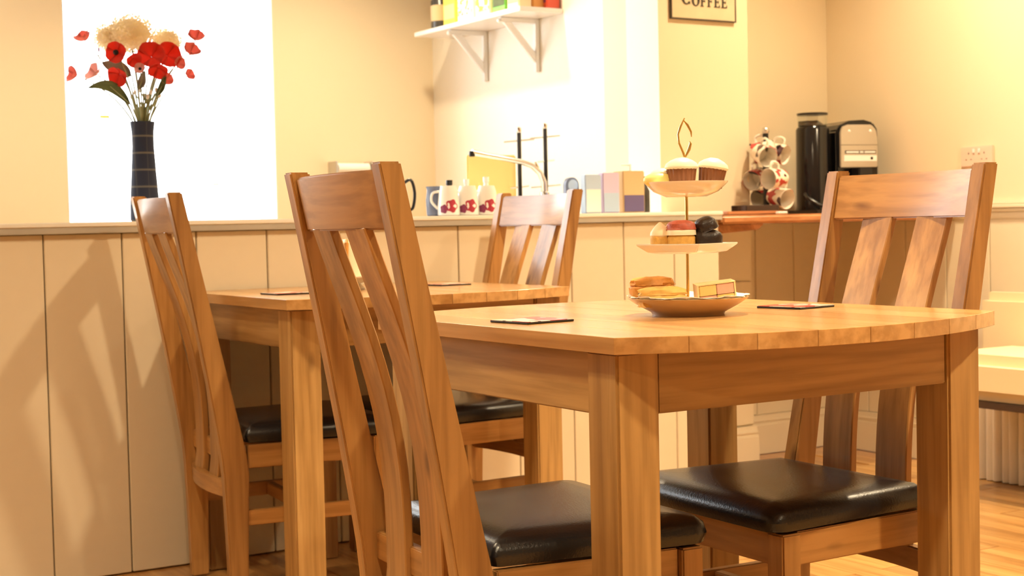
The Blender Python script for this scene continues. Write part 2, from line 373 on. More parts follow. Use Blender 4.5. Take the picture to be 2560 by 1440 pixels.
# ------------------------------------------------------------------ chairs
CH, CW, CL, CZB = 1.007, .383, .13, .34
def px_(z): return -CL*max(0, (z-CZB)/(CH-CZB))**1.06
def make_chair():
    t = thing('dining_chair', 'x', 'chair', group='oak dining chairs with black seats')
    zs = [0, .12, .24, .32, .37, .44, .56, .70, .85, .95, CH]
    dep = [.044, .048, .056, .062, .062, .057, .050, .044, .039, .036, .035]
    for s in (-1, 1):
        rings = []
        for z, d in zip(zs, dep):
            x = px_(z) - (.012*math.sin(PI*min(z, .34)/.34) if z < .34 else 0)*0
            y0, y1 = s*CW/2-.0165, s*CW/2+.0165
            rings.append([(x-d/2, y0, z), (x+d/2, y0, z), (x+d/2, y1, z), (x-d/2, y1, z)])
        bm = B(); loft(bm, rings); obj('rear_post', bm, 'oak_z', t, bevel=.003)
    # crest rail, curved backwards in plan
    def rail(z0, z1, thick, bow, off, name, nseg=10):
        w = CW/2-.0165; rings = []
        for i in range(nseg+1):
            y = -w+2*w*i/nseg; bb = -bow*(1-(y/w)**2)
            rings.append([(px_(z0)+off+bb-thick/2, y, z0), (px_(z0)+off+bb+thick/2, y, z0), (px_(z1)+off+bb+thick/2, y, z1), (px_(z1)+off+bb-thick/2, y, z1)])
        bm = B(); loft(bm, rings); return obj(name, bm, 'oak_y', t, bevel=.003)
    rail(CH-.098, CH-.010, .022, .022, .002, 'crest_rail')
    rail(.262, .306, .022, .022, -.004, 'back_lower_rail')
    # two lumbar-curved slats
    for s in (-1, 1):
        yc = s*.072; rings = []
        for i in range(15):
            z = lerp(.300, CH-.094, i/14); q = i/14
            x = px_(z)-.016 + .036*math.sin(PI*q)**1.2; y0, y1 = yc-.040, yc+.040
            rings.append([(x-.008, y0, z), (x+.008, y0, z), (x+.008, y1, z), (x-.008, y1, z)])
        bm = B(); loft(bm, rings); obj('slat', bm, 'oak_z', t, bevel=.002, seg=1)
    SD, SFW = .395, .205
    for s in (-1, 1):
        boxo('front_leg', 'oak_z', t, SD-.046, SD-.006, s*SFW-.021, s*SFW+.021, 0, .392, .003)
        bm = B(); loft(bm, [[(x, s*(lerp(CW/2, SFW, (x-.03)/(SD-.06)))+d, z) for d, z in ((-.010, .335), (.010, .335), (.010, .392), (-.010, .392))] for x in (.031, SD-.047)]); obj('seat_rail', bm, 'oak_x', t, bevel=.002)
        bm = B(); loft(bm, [[(x, s*(lerp(CW/2, SFW, (x-.03)/(SD-.06)))+d, z) for d, z in ((-.009, .195), (.009, .195), (.009, .232), (-.009, .232))] for x in (.026, SD-.047)]); obj('side_stretcher', bm, 'oak_x', t, bevel=.002)
    boxo('seat_rail', 'oak_y', t, SD-.038, SD-.016, -SFW+.0215, SFW-.0215, .335, .392, .002)
    boxo('seat_rail', 'oak_y', t, -.010, .010, -CW/2+.017, CW/2-.017, .345, .392, .002)
    boxo('cross_stretcher', 'oak_y', t, .19, .21, -.187, .187, .196, .230, .002)
    # padded seat
    bm = B(); n = 18; rings = []
    prof = [(-.012, .393), (.0, .397), (.004, .412), (.0, .427), (-.014, .437), (-.05, .442), (-.10, .443)]
    def outline(d):
        xb, xf, yb, yf = .030-d, SD+.012+d, CW/2+.004+d, SFW+.020+d
        pts = []
        for (cx, cy, r, a0) in ((xf, -yf, .035, -90), (xf, yf, .035, 0), (xb, yb, .012, 90), (xb, -yb, .012, 180)):
            r = max(.004, min(r, r+d)); sx = -1 if cx == xf else 1; sy = 1 if cy < 0 else -1
            for k in range(5):
                a = math.radians(a0+90*k/4); pts.append((cx+sx*r+r*math.cos(a), cy+sy*r+r*math.sin(a)))
        return pts
    for d, z in prof: rings.append([(x, y, z - .006*math.sin(PI*min(1, max(0, x/SD)))*0) for x, y in outline(d)])
    loft(bm, rings); obj('seat_pad', bm, 'leather', t, smooth=True)
    return t
ch = make_chair()
CHAIRS = [(1.119, 2.102, -.072, 'oak chair with its back to the camera in the foreground, at the near table'),
          (2.035, 2.045, 3.118, 'oak chair facing the camera across the near table, in front of the coffee machine'),
          (1.320, 3.596, -.098, 'oak chair seen from behind at far left, below the flower vase'),
          (2.180, 3.588, 3.128, 'oak chair facing the camera at the rear table, below the chrome tap')]
for i, (x, y, a, lab) in enumerate(CHAIRS):
    c = ch if i == 0 else copy_tree(ch)
    c.location = (x, y, 0); c.rotation_euler = (0, 0, a); c['label'] = lab

# ------------------------------------------------------------------ coasters
def coaster(x, y, rz, label):
    t = thing('coaster', label, 'coaster', (x, y, .7502), rz, 'square coasters on the tables')
    bm = B(); bx(bm, -.05, .05, -.05, .05, 0, .0036); obj('coaster_base', bm, 'black', t, bevel=.001, seg=1)
    bm = B(); bx(bm, -.0495, .0495, -.0495, .0495, .0036, .0042); obj('printed_face', bm, 'coaster_print', t)
coaster(1.325, 2.085, .12, 'square coaster near the left edge of the foreground table, left of the cake stand')
coaster(1.865, 2.035, .15, 'square coaster with red poppy print right of the cake stand')
coaster(1.485, 3.49, .05, 'square coaster on the rear table behind the left chair')
coaster(2.0, 3.585, .1, 'square coaster on the rear table near the right-hand rear chair')

# ------------------------------------------------------------------ three tier cake stand
CS = (1.612, 2.03)
st = thing('cake_stand', 'three tier cake stand with gold rod standing on the near table', 'cake stand', (CS[0], CS[1], .7502), 0)
bm = B(); lathe(bm, [(.056, 0), (.062, 0), (.064, .005), (.088, .018), (.103, .028), (.1045, .0305), (.102, .031), (.086, .022), (.06, .010), (.0, .009)], 48); obj('lower_plate', bm, 'stoneware', st, smooth=True)
# middle plate, square with upturned edges
bm = B(); rings = []
for (hs, z) in ((.034, .106), (.050, .109), (.063, .1205), (.0645, .1235), (.062, .1240), (.054, .1168), (.028, .1158)):
    n = 6; pts = []
    for (cx, cy) in ((1, -1), (1, 1), (-1, 1), (-1, -1)):
        pts.append((cx*hs, cy*hs))
    rings.append([(math.cos(.33)*x-math.sin(.33)*y, math.sin(.33)*x+math.cos(.33)*y, z) for x, y in pts])
loft(bm, rings); obj('middle_plate', bm, 'china', st, bevel=.0015)
bm = B(); lathe(bm, [(.03, .205), (.035, .204), (.056, .213), (.071, .2275), (.072, .2300), (.07, .2295), (.054, .217), (.034, .210), (0, .209)], 48); obj('upper_plate', bm, 'china', st, smooth=True)
for (z0, z1) in ((.009, .106), (.1155, .205), (.209, .268)):
    bm = B(); tube(bm, [(0, 0, z0), (0, 0, (z0+z1)/2), (0, 0, z1)], .0026, 10); obj('rod', bm, 'gold', st, smooth=True)
# leaf-shaped open finial
bm = B(); d2 = Rv
def fin(pts, r): tube(bm, [d2*x+Zv*z for x, z in pts], r, 8)
fin([(0, .266), (-.004, .280), (-.011, .297), (-.0125, .312), (-.008, .326), (-.001, .340)], [.0022, .002, .0018, .0018, .002, .001])
fin([(-.001, .272), (.006, .286), (.009, .296), (.007, .300)], [.0018, .0028, .0022, .0008])
fin([(-.003, .337), (.004, .328), (.010, .316), (.0105, .307)], [.001, .0022, .0018, .0008])
obj('finial', bm, 'gold', st, smooth=True)
def on(dx, dd, z): # offset in camera-right / depth metres from the stand axis
    p = Vector((CS[0], CS[1], .7502+z)) + Rv*dx + Fv*dd; return (p.x, p.y, p.z)
# doily
bm = B(); n = 72; ring = []
for i in range(n):
    a = 2*PI*i/n; r = .103+.005*math.cos(a*22); ring.append((r*math.cos(a), r*math.sin(a)))
loft(bm, [[(x*.25, y*.25, .0095) for x, y in ring], [(x*.62, y*.62, .0105) for x, y in ring], [(x*.96, y*.96, .0318) for x, y in ring], [(x, y, .0330+.0015*math.sin(7*i)) for i, (x, y) in enumerate(ring)], [(x, y, .0340+.0015*math.sin(7*i)) for i, (x, y) in enumerate(ring)], [(x*.955, y*.955, .0328) for x, y in ring], [(x*.60, y*.60, .0117) for x, y in ring], [(x*.25, y*.25, .0107) for x, y in ring]])
d = obj('paper_doily', bm, 'paper'); d.location = (CS[0], CS[1], .7505); tag(d, 'white scalloped paper doily lining the bottom plate of the cake stand', 'doily')
# cakes, middle tier
def lump(w, d, h, top=.5, n=16, jit=.0, sq=3.0, taper=.9):
    rings = []
    for q in (0, .06, .3, .6, .8, .93, 1.0):
        k = lerp(1, taper, q) if q < .7 else lerp(1, taper, q)*math.sqrt(max(.02, 1-((q-.62)/.40)**2))
        ring = []
        for i in range(n):
            a = 2*PI*i/n; c, s = math.cos(a), math.sin(a); rr = (abs(c)**sq+abs(s)**sq)**(-1/sq)
            kk = k*(1+random.uniform(-jit, jit)); ring.append((w/2*rr*c*kk, d/2*rr*s*kk, h*q*(1+random.uniform(-jit, jit)*.4)))
        rings.append(ring)
    bm = B(); loft(bm, rings); return bm
t = thing('iced_sponge_cake', 'small sponge cake with a peaked pale icing, left on the middle plate', 'cake', on(-.047, -.006, .1172), -.5)
obj('sponge', lump(.034, .034, .026, taper=.97), 'sponge', t, smooth=True)
bm = B(); loft(bm, [[(x*.0175*k, y*.017*k, z) for x, y in [(math.cos(2*PI*i/12), math.sin(2*PI*i/12)) for i in range(12)]] for k, z in ((.9, .018), (1.02, .021), (.98, .026), (.72, .033), (.36, .040), (.1, .044))]); obj('icing', bm, 'pale_icing', t, smooth=True)
t = thing('cherry_topped_cake', 'golden cake with cream layer and red crumb top, centre of the middle plate', 'cake', on(-.012, -.016, .1172), -.55)
obj('sponge', lump(.048, .044, .028, taper=1.0), 'sponge', t, smooth=True)
o = obj('cream_layer', lump(.051, .047, .014, taper=.96), 'icing', t, smooth=True); o.location = (0, 0, .021)
o = obj('crumb_top', lump(.050, .046, .017, taper=.86, jit=.05), 'cherry', t, smooth=True); o.location = (0, 0, .030)
t = thing('chocolate_cake', 'dark chocolate cake with a broken top, right on the middle plate', 'cake', on(.034, -.010, .1172), -.5)
obj('sponge', lump(.050, .046, .030, taper=1.02, jit=.02), 'choc', t, smooth=True)
o = obj('broken_top', lump(.040, .040, .022, taper=.8, jit=.06), 'choc', t, smooth=True); o.location = (-.001, 0, .030); o.rotation_euler = (.1, -.35, .2)
# top tier
def muffin(label, dx, dd, r, h, rz, tilt=0, cap=True):
    t = thing('cupcake', label, 'cupcake', on(dx, dd, .2195), rz, 'cupcakes on the top plate'); t.rotation_euler = (0, tilt, rz)
    bm = B(); n = 40; rings = []
    for z, k in ((0, .80), (h*.66, .96), (h*.67, .93)):
        rings.append([(r*k*(1+(.035 if i % 2 else -.035))*math.cos(2*PI*i/n), r*k*(1+(.035 if i % 2 else -.035))*math.sin(2*PI*i/n), z) for i in range(n)])
    loft(bm, rings); obj('fluted_case', bm, 'cake_case', t)
    bm = B(); lathe(bm, [(r*.9, h*.60), (r*1.06, h*.63), (r*1.10, h*.68), (r*1.0, h*.80), (r*.72, h*.9), (r*.3, h*.99), (0, h)], 28); obj('icing', bm, 'icing', t, smooth=True)
muffin('cupcake with domed cream icing in the middle of the top plate', -.010, -.020, .0265, .052, .2)
muffin('tilted cupcake with cream icing at the right of the top plate', .040, -.010, .0245, .051, -.5, .16)
muffin('cupcake with pale icing at the back of the top plate', -.038, .025, .021, .036, .4)
t = thing('lemon_iced_bun', 'bright yellow iced bun at the left edge of the top plate', 'bun', on(-.048, -.012, .2215), -.45)
bm = B(); ball(bm, (0, 0, .012), .022, 3, (1.25, .9, .62), .01); obj('bun_body', bm, 'yellow_icing', t, smooth=True)
bm = B(); ball(bm, (.006, .0, .024), .011, 2, (1.2, 1, .45), .02); obj('icing_drop', bm, 'icing', t, smooth=True)
# bottom tier
def pastry(label, dx, dd, w, d, h, rz, mat, mat2, z=.0165):
    t = thing('pastry_slice', label, 'pastry', on(dx, dd, z), rz, 'pastries on the bottom plate')
    obj('pastry_body', lump(w, d, h*.8, taper=.98, jit=.09, n=30, sq=7), mat, t, smooth=True)
    o = obj('glazed_top', lump(w*.97, d*.95, h*.42, taper=.93, jit=.13, n=26, sq=5), mat2, t, smooth=True); o.location = (0, 0, h*.6)
pastry('long golden pastry slice at the front left of the bottom plate', -.048, -.036, .082, .034, .034, -.50, 'pastry_pale', 'pastry_pale')
pastry('raised golden brown pastry slice at the back left of the bottom plate', -.060, .014, .076, .036, .036, -.5, 'pastry', 'pastry', .030)
t = thing('chequered_cake_slice', 'slice of pink and yellow chequered cake leaning on the bottom plate', 'cake', on(.046, -.016, .0155), -.42)
t.rotation_euler = (.10, -.10, -.42)
for (i, j, mt_) in ((0, 0, 'pinkcake'), (1, 0, 'yellowcake'), (0, 1, 'yellowcake'), (1, 1, 'pinkcake')):
    boxo('cake_square', mt_, t, -.031+i*.031+.0004, i*.031-.0004, -.014, .014, .002+j*.0185+.0004, .002+(j+1)*.0185-.0004, .001)
bm = B(); bx(bm, -.034, -.0312, -.0138, .0138, 0, .041); bx(bm, .0312, .034, -.0138, .0138, 0, .041); bx(bm, -.0312, .0312, -.0138, .0138, 0, .0019); bx(bm, -.0312, .0312, -.0138, .0138, .0392, .041)
obj('marzipan_wrap', bm, 'marzipan', t)

# second plate of cake on the rear table
P2 = at(872, 727, z=.75)
t = thing('cake_plate', 'pale footed plate with a cake on the rear table, seen between the chair slats', 'plate', (P2.x+.03, P2.y+.06, .7502), 0)
bm = B(); lathe(bm, [(.04, 0), (.042, .004), (.03, .016), (.06, .026), (.082, .034), (.083, .037), (.06, .031), (0, .029)], 36); obj('plate_body', bm, 'china', t, smooth=True)
t2 = thing('frosted_cake', 'white frosted cake with orange drizzle on the rear table plate', 'cake', (P2.x+.03, P2.y+.06, .7815), 0)
bm = B(); lathe(bm, [(.05, 0), (.052, .01), (.050, .075), (.047, .092), (.035, .10), (0, .103)], 28); obj('frosting', bm, 'icing', t2, smooth=True)
for k in range(9):
    a = k*2*PI/9; hgt = .03+.03*((k*7) % 5)/5
    bm = B(); tube(bm, [(.036*math.cos(a), .036*math.sin(a), .1), (.049*math.cos(a), .049*math.sin(a), .092), (.0515*math.cos(a), .0515*math.sin(a), .085-hgt*.4), (.053*math.cos(a), .053*math.sin(a), .085-hgt)], [.005, .006, .005, .004], 6); obj('drizzle', bm, 'pastry', t2, smooth=True)

# ------------------------------------------------------------------ half wall worktop and what stands on it
wt = thing('worktop', 'long pale worktop capping the panelled half wall', 'worktop')
boxo('worktop_slab', 'worktop_top', wt, XL+.005, 3.256, YW-.018, YW+.60, .930, .944, .003)
boxo('edge_strip', 'worktop_edge', wt, XL+.005, 3.252, YW-.016, YW+.60, .9145, .9298, .001)
ZT = .9445
# vase
vp = at(362, 500, y=4.08)
t = thing('vase', 'tall dark tartan vase on the worktop holding the poppies', 'vase', (vp.x, vp.y, ZT))
bm = B(); lathe(bm, [(.036, 0), (.041, .004), (.040, .05), (.034, .14), (.030, .21), (.0305, .25), (.034, .278), (.031, .278), (.026, .24), (.025, .04), (0, .035)], 40); obj('vase_body', bm, 'tartan', t, smooth=True)
mouth = Vector((vp.x, vp.y, ZT+.272))
def stem_mesh(p0, p1, r0=.0022, r1=.0016, sag=.0):
    bm = B(); mid = p0.lerp(p1, .5)+Vector((0, 0, .03))+Vector((p0.x-p1.x, p0.y-p1.y, 0))*.18
    pts = [((1-q)**2*p0+2*q*(1-q)*mid+q*q*p1) for q in [i/7 for i in range(8)]]
    base = Vector((vp.x+(p0.x-vp.x)*.3, vp.y+(p0.y-vp.y)*.3, ZT+.05))
    tube(bm, [base]+pts, [r0]*2+[lerp(r0, r1, i/6) for i in range(7)], 6); return bm
def poppy(px, py, rpx, facing, mat, dy, label, open_=.75, seed=True):
    c = at(px, py, y=vp.y+dy); r = rpx*1.22/900
    t = thing('poppy', label, 'flower', c, 0, 'artificial poppies in the vase')
    f = Vector(facing).normalized(); q = f.to_track_quat('Z', 'Y'); M = q.to_matrix()
    p0 = Vector((mouth.x+(c.x-mouth.x)*.10, mouth.y+(c.y-mouth.y)*.10, mouth.z-.01))
    bm = stem_mesh(p0, c-f*r*.25)
    for v in bm.verts: v.co -= c
    obj('stem', bm, 'stem', t, smooth=True)
    for k in range(4):
        a0 = k*PI/2+.3; bm = B(); rows = []
        for i in range(6):
            q_ = i/5; row = []
            for j in range(7):
                a = a0+(j-3)/3*.95; rr = r*q_*(1-.10*((j-3)/3)**2)+.0008; el = r*(open_*.9)*(q_**1.6)*(1 if k % 2 else .85)+ .08*r*math.sin(j*1.7+k)*q_
                row.append(M @ Vector((rr*math.cos(a)*(1-.25*open_*q_), rr*math.sin(a)*(1-.25*open_*q_), el-.2*r+k*.0006)))
            rows.append(row)
        vs = [[bm.verts.new(p) for p in row] for row in rows]
        for a_, b_ in zip(vs[:-1], vs[1:]):
            for j in range(6): bm.faces.new((a_[j], a_[j+1], b_[j+1], b_[j]))
        me = mesh_of('petal', bm, mat, smooth=True); o = obj('petal', me, None, t)
        sm = o.modifiers.new('solid', 'SOLIDIFY'); sm.thickness = .0008
    if seed:
        bm = B(); ball(bm, M @ Vector((0, 0, r*.05)), r*.24, 2, (1, 1, 1)); obj('seed_head', bm, 'seedhead', t, smooth=True)
CF = -Fv
poppy(290, 131, 24, CF+Vector((-.2, 0, -.05)), 'petal', -.06, 'red poppy with black centre facing the camera, left of the bouquet', .35)
poppy(333, 147, 19, CF*.5+Vector((.3, 0, -.3)), 'petal', -.05, 'small red poppy at the centre of the bouquet', .6, False)
poppy(378, 140, 33, CF+Vector((.2, 0, .3)), 'petal', -.04, 'large red poppy right of the bouquet centre', .5, False)
poppy(420, 138, 31, CF+Vector((.5, 0, .1)), 'petal', -.02, 'large red poppy at the right of the bouquet below the cream flowers', .5, False)
poppy(395, 172, 24, CF*.7+Vector((.1, 0, -.7)), 'petal', -.06, 'red poppy hanging low right of the bouquet centre', .6, False)
poppy(447, 158, 16, Rv*.7+CF*.7, 'petal_pale', -.03, 'small pale red poppy at the right of the red cluster', .7, False)
poppy(296, 188, 25, CF*.6+Vector((-.3, 0, -.5)), 'petal', -.05, 'red poppy drooping above the big green leaf', .55, False)
poppy(237, 183, 25, -Rv*.6+Zv*.5+CF*.6, 'petal_pink', -.02, 'pink poppy seen from the side above the leaf tip', .6, False)
poppy(187, 188, 22, -Rv*.8+Zv*.25+CF*.55, 'petal_pale', 0, 'pale red poppy furthest left in profile', .8, False)
poppy(209, 98, 22, -Rv*.25+Zv*.8+CF*.45, 'petal_pale', .02, 'pale red poppy in profile at upper left beside the window cord', .8, False)
poppy(490, 96, 23, Rv*.25+Zv*.7+CF*.5, 'petal_pale', 0, 'pale red poppy in profile at upper right', .75, False)
poppy(477, 131, 24, Rv*.45+Zv*.6+CF*.5, 'petal_pale', -.02, 'pale red poppy in profile at right below the topmost one', .8, False)
poppy(472, 188, 15, Rv*.7+Zv*.3+CF*.6, 'petal_pale', -.01, 'small pale red poppy lowest at the right', .7, False)
poppy(416, 200, 17, CF*.6+Rv*.4+Zv*.3, 'petal_pale', -.04, 'small faded poppy low at right above the vase', .6, False)
poppy(350, 172, 13, CF+Zv*.2, 'petal_pink', -.07, 'small white and pink poppy low in the middle', .6, True)
def hydrangea(px, py, rpx, dy, label, sy=1.0):
    c = at(px, py, y=vp.y+dy); r = rpx/900
    t = thing('hydrangea', label, 'flower', c, 0, 'cream hydrangea heads in the vase')
    p0 = Vector((mouth.x+(c.x-mouth.x)*.1, mouth.y+(c.y-mouth.y)*.1, mouth.z-.01)); bm = stem_mesh(p0, c-Vector((0, 0, r*.5)), .003, .0025)
    for v in bm.verts: v.co -= c
    obj('stem', bm, 'stem', t, smooth=True)
    bm = B(); ball(bm, (0, 0, 0), r*.80, 2, (1, .9, .85*sy), .05); n = int(150*(r/.06)**2)+30
    for i in range(n):
        z = 1-2*(i+.5)/n; a = i*2.39996; s = math.sqrt(1-z*z); nrm = Vector((s*math.cos(a), s*math.sin(a), z))
        p = Vector((nrm.x, nrm.y*.9, nrm.z*.88*sy))*r*random.uniform(.82, 1.0); u_ = nrm.orthogonal().normalized(); v_ = nrm.cross(u_); rot = random.uniform(0, PI); fs = random.uniform(.008, .0115)
        nrm = (nrm+Vector((random.uniform(-.4, .4), random.uniform(-.4, .4), random.uniform(-.4, .4)))).normalized()
        u_ = nrm.orthogonal().normalized(); v_ = nrm.cross(u_)
        for q in range(4):
            a2 = rot+q*PI/2; d1 = u_*math.cos(a2)+v_*math.sin(a2); d2_ = u_*math.cos(a2+PI/2)+v_*math.sin(a2+PI/2)
            vv = [bm.verts.new(x) for x in (p, p+d1*fs*.7-d2_*fs*.45+nrm*.001, p+d1*fs*1.15+nrm*.002, p+d1*fs*.7+d2_*fs*.45+nrm*.001)]; bm.faces.new(vv)
    me = mesh_of('bloom', bm, 'hydrangea'); obj('bloom', me, None, t)
hydrangea(328, 84, 60, .02, 'largest cream hydrangea head at the top of the bouquet', .92)
hydrangea(272, 94, 38, .05, 'cream hydrangea head at the left of the bouquet top')
hydrangea(414, 104, 40, .05, 'smaller cream hydrangea head at the right of the bouquet top')
def leaf(name, label, p0, p1, wpx, mat, curl, grp):
    a, b_ = Vector(p0), Vector(p1); t = thing(name, label, 'leaf', a, 0, grp)
    wd = wpx/900; d_ = b_-a; side = d_.cross(Fv).normalized(); rows = []
    for i in range(11):
        q_ = i/10; w_ = wd*math.sin(PI*(q_**.85))**.8*.5+.0006; c = d_*q_+Zv*curl*math.sin(PI*q_)+Fv*.01*math.sin(q_*5)
        rows.append([c+side*w_*k+Fv*(-.006*abs(k)) for k in (-1, -.5, 0, .5, 1)])
    bm = B(); vs = [[bm.verts.new(p) for p in r] for r in rows]
    for r1, r2 in zip(vs[:-1], vs[1:]):
        for j in range(4): bm.faces.new((r1[j], r1[j+1], r2[j+1], r2[j]))
    o = obj('leaf_blade', mesh_of('leaf_blade', bm, mat, smooth=True), None, t); s_ = o.modifiers.new('solid', 'SOLIDIFY'); s_.thickness = .0008
    bm = B(); st_ = Vector((mouth.x, mouth.y, mouth.z-.03))-a; tube(bm, [st_, st_*.45+Vector((0, 0, .004)), Vector((0, 0, 0)), d_*.5+Zv*curl], [.0026, .0022, .002, .001], 6); obj('leaf_stem', bm, 'stem', t, smooth=True)
leaf('leaf_spray', 'large green leaf arching to the left out of the vase', at(328, 262, y=vp.y-.03), at(224, 221, y=vp.y-.06), 26, 'leaf', .028, 'leaves in the vase')
leaf('leaf_spray', 'grey leaf behind the black-centred poppy', at(330, 190, y=vp.y+.0), at(258, 158, y=vp.y+.0), 36, 'leaf_grey', .004, 'leaves in the vase')
leaf('leaf_spray', 'grey upright leaf in the middle of the bouquet', at(345, 225, y=vp.y-.07), at(366, 178, y=vp.y-.08), 20, 'leaf_grey', .0, 'leaves in the vase')
leaf('leaf_spray', 'small olive leaf low at the right of the bouquet', at(392, 240, y=vp.y-.05), at(418, 190, y=vp.y-.05), 16, 'leaf', .0, 'leaves in the vase')
for (px, py, lab) in ((345, 235, 'thin forked twig at the left of the vase mouth'), (360, 215, 'thin forked twig in the middle above the vase'), (400, 230, 'thin forked twig at the right of the vase mouth'), (385, 205, 'thin forked twig beside the low faded poppy')):
    c = at(px, py, y=vp.y-.03); t = thing('twig', lab, 'twig', mouth, 0, 'thin twigs in the vase'); c = c-mouth
    bm = B(); tube(bm, [Vector((0, 0, -.06)), c*.35+Vector((0, 0, .005)), c*.7, c], [.003, .0026, .002, .0014], 6); obj('twig_stem', bm, 'stem', t, smooth=True)
    for s in (-1, 1):
        e = c*.55+Rv*s*.022+Zv*.03; bm = B(); tube(bm, [c*.45, c*.5+Rv*s*.010+Zv*.010, e], [.002, .0018, .0012], 6); tw = obj('side_shoot', bm, 'stem', t, smooth=True)
        bm = B(); ball(bm, e, .006, 2, (.8, .8, 1.3), .05); obj('bud', bm, 'white_matt', t, smooth=True)
# window cord and stickers
t = thing('blind_cord', 'thin grey blind cord hanging in front of the window', 'cord')
c0 = at(244, -60, y=YB-.03); c1 = at(250, 268, y=YB-.03)
bm = B(); tube(bm, [c0+Zv*.35, c0, c1], .0022, 6); obj('cord', bm, 'kraft', t, smooth=True)
bm = B(); cm = at(247, 120, y=YB-.03); tube(bm, [cm+Zv*.015, cm+Zv*.008, cm-Zv*.012, cm-Zv*.016], [.002, .005, .005, .002], 8); obj('cord_toggle', bm, 'wine', t, smooth=True)
for px, py, mt_, lab in ((262, 292, 'yellow_pack', 'small faded yellow sticker on the window pane below the cord'), (540, 461, 'petal_pink', 'tiny pink sticker low on the window pane')):
    c = at(px, py, y=YB+.10); bm = B(); bx(bm, -.02 if 'yellow' in mt_ else -.013, .02 if 'yellow' in mt_ else .013, 0, .0015, -.006, .006); o = obj('window_sticker', bm, mt_); o.location = c; tag(o, lab, 'sticker', 'stickers on the window pane')

# paper roll holder behind the foreground chair
c = at(892, 420, y=YB-.10)
t = thing('paper_roll_holder', 'wall paper roll holder with a white roll, above the foreground chair', 'holder', (c.x, YB, c.z), 0)
bm = B(); tube(bm, [(-.075, -.06, 0), (0, -.06, 0), (.075, -.06, 0)], .022, 20); obj('paper_roll', bm, 'paper', t, smooth=True)
for s in (-1, 1): boxo('end_bracket', 'steel', t, s*.085-.004, s*.085+.004, -.085, 0, -.03, .03, .002)
# kettle mostly hidden behind the foreground chair post
c = at(985, 520, y=4.16)
t = thing('kettle', 'steel kettle with dark handle mostly hidden behind the foreground chair', 'kettle', (c.x, c.y, ZT), 0)
bm = B(); lathe(bm, [(.045, 0), (.05, .004), (.048, .04), (.038, .10), (.03, .112), (.006, .116), (0, .122)], 28); obj('kettle_body', bm, 'steel', t, smooth=True)
bm = B(); tube(bm, spl([Rv*.03+Zv*.105, Rv*.055+Zv*.115, Rv*.066+Zv*.075, Rv*.06+Zv*.03, Rv*.047+Zv*.02]), .005, 8); obj('kettle_handle', bm, 'black', t, smooth=True)
# chrome tap
c = at(1362, 490, y=4.22)
t = thing('kitchen_tap', 'chrome swan tap with a long spout on the worktop', 'tap', (c.x, c.y, ZT), 0)
bm = B(); lathe(bm, [(.024, 0), (.024, .01), (.016, .016), (.014, .06), (.017, .062), (.017, .075), (.012, .078)], 20); obj('tap_base', bm, 'chrome', t, smooth=True)
def tp(px, py): return at(px, py, y=4.22)-Vector((c.x, c.y, ZT))
bm = B(); tube(bm, [Vector((0, 0, .06)), tp(1360, 455), tp(1350, 432), tp(1330, 414), tp(1305, 405), tp(1260, 396), tp(1215, 388), tp(1180, 381)], [.011, .010, .010, .0095, .009, .009, .009, .011], 12); obj('spout', bm, 'chrome', t, smooth=True)
bm = B(); e = tp(1180, 381); tube(bm, [e+Zv*.004, e-Zv*.008, e-Zv*.014], [.010, .011, .009], 12); obj('nozzle', bm, 'black', t, smooth=True)
bm = B(); tube(bm, [tp(1345, 424)+Zv*.005, tp(1338, 408)+Zv*.004], [.006, .004], 8); obj('lever', bm, 'chrome', t, smooth=True)
# two empty mug trees
for (px, py, lab, yy, arms) in ((1297, 325, 'left of the two slim black mug trees behind the tap', 4.30, (352, 468)), (1362, 315, 'right of the two slim black mug trees behind the tap', 4.36, (343, 403, 466))):
    c = at(px, py, y=yy); t = thing('mug_tree', lab, 'mug tree', (c.x, c.y, ZT), 0, 'empty mug trees behind the tap')
    h = c.z-ZT; bm = B(); lathe(bm, [(.05, 0), (.05, .006), (.012, .012), (.0075, .014), (.0075, h-.01), (.006, h-.008)], 16); obj('pole', bm, 'black', t, smooth=True)
    bm = B(); lathe(bm, [(.006, h-.010), (.009, h-.004), (.009, h+.006), (.003, h+.010)], 14); obj('pole_cap', bm, 'chrome', t, smooth=True)
    for k, ya in enumerate(arms):
        z = at(px, ya, y=yy).z-ZT; dv = Rv*(1 if k % 2 == 0 else .6)+Fv*(.25 if k % 2 else -.1)
        bm = B(); tube(bm, [-dv*.052+Zv*(z-.003), Zv*z, dv*.052+Zv*(z+.004)], .003, 8); obj('arm', bm, 'steel', t, smooth=True)
# yellow board behind the tap
a = at(1167, 470, y=4.45); b2 = at(1288, 388, y=4.45)
o = boxo('chopping_board', 'yellow_plastic', None, -(b2.x-a.x)/2, (b2.x-a.x)/2, -.006, .006, 0, b2.z-ZT, .004); o.location = ((a.x+b2.x)/2, 4.45, ZT); tag(o, 'yellow plastic chopping board standing behind the tap spout', 'board')
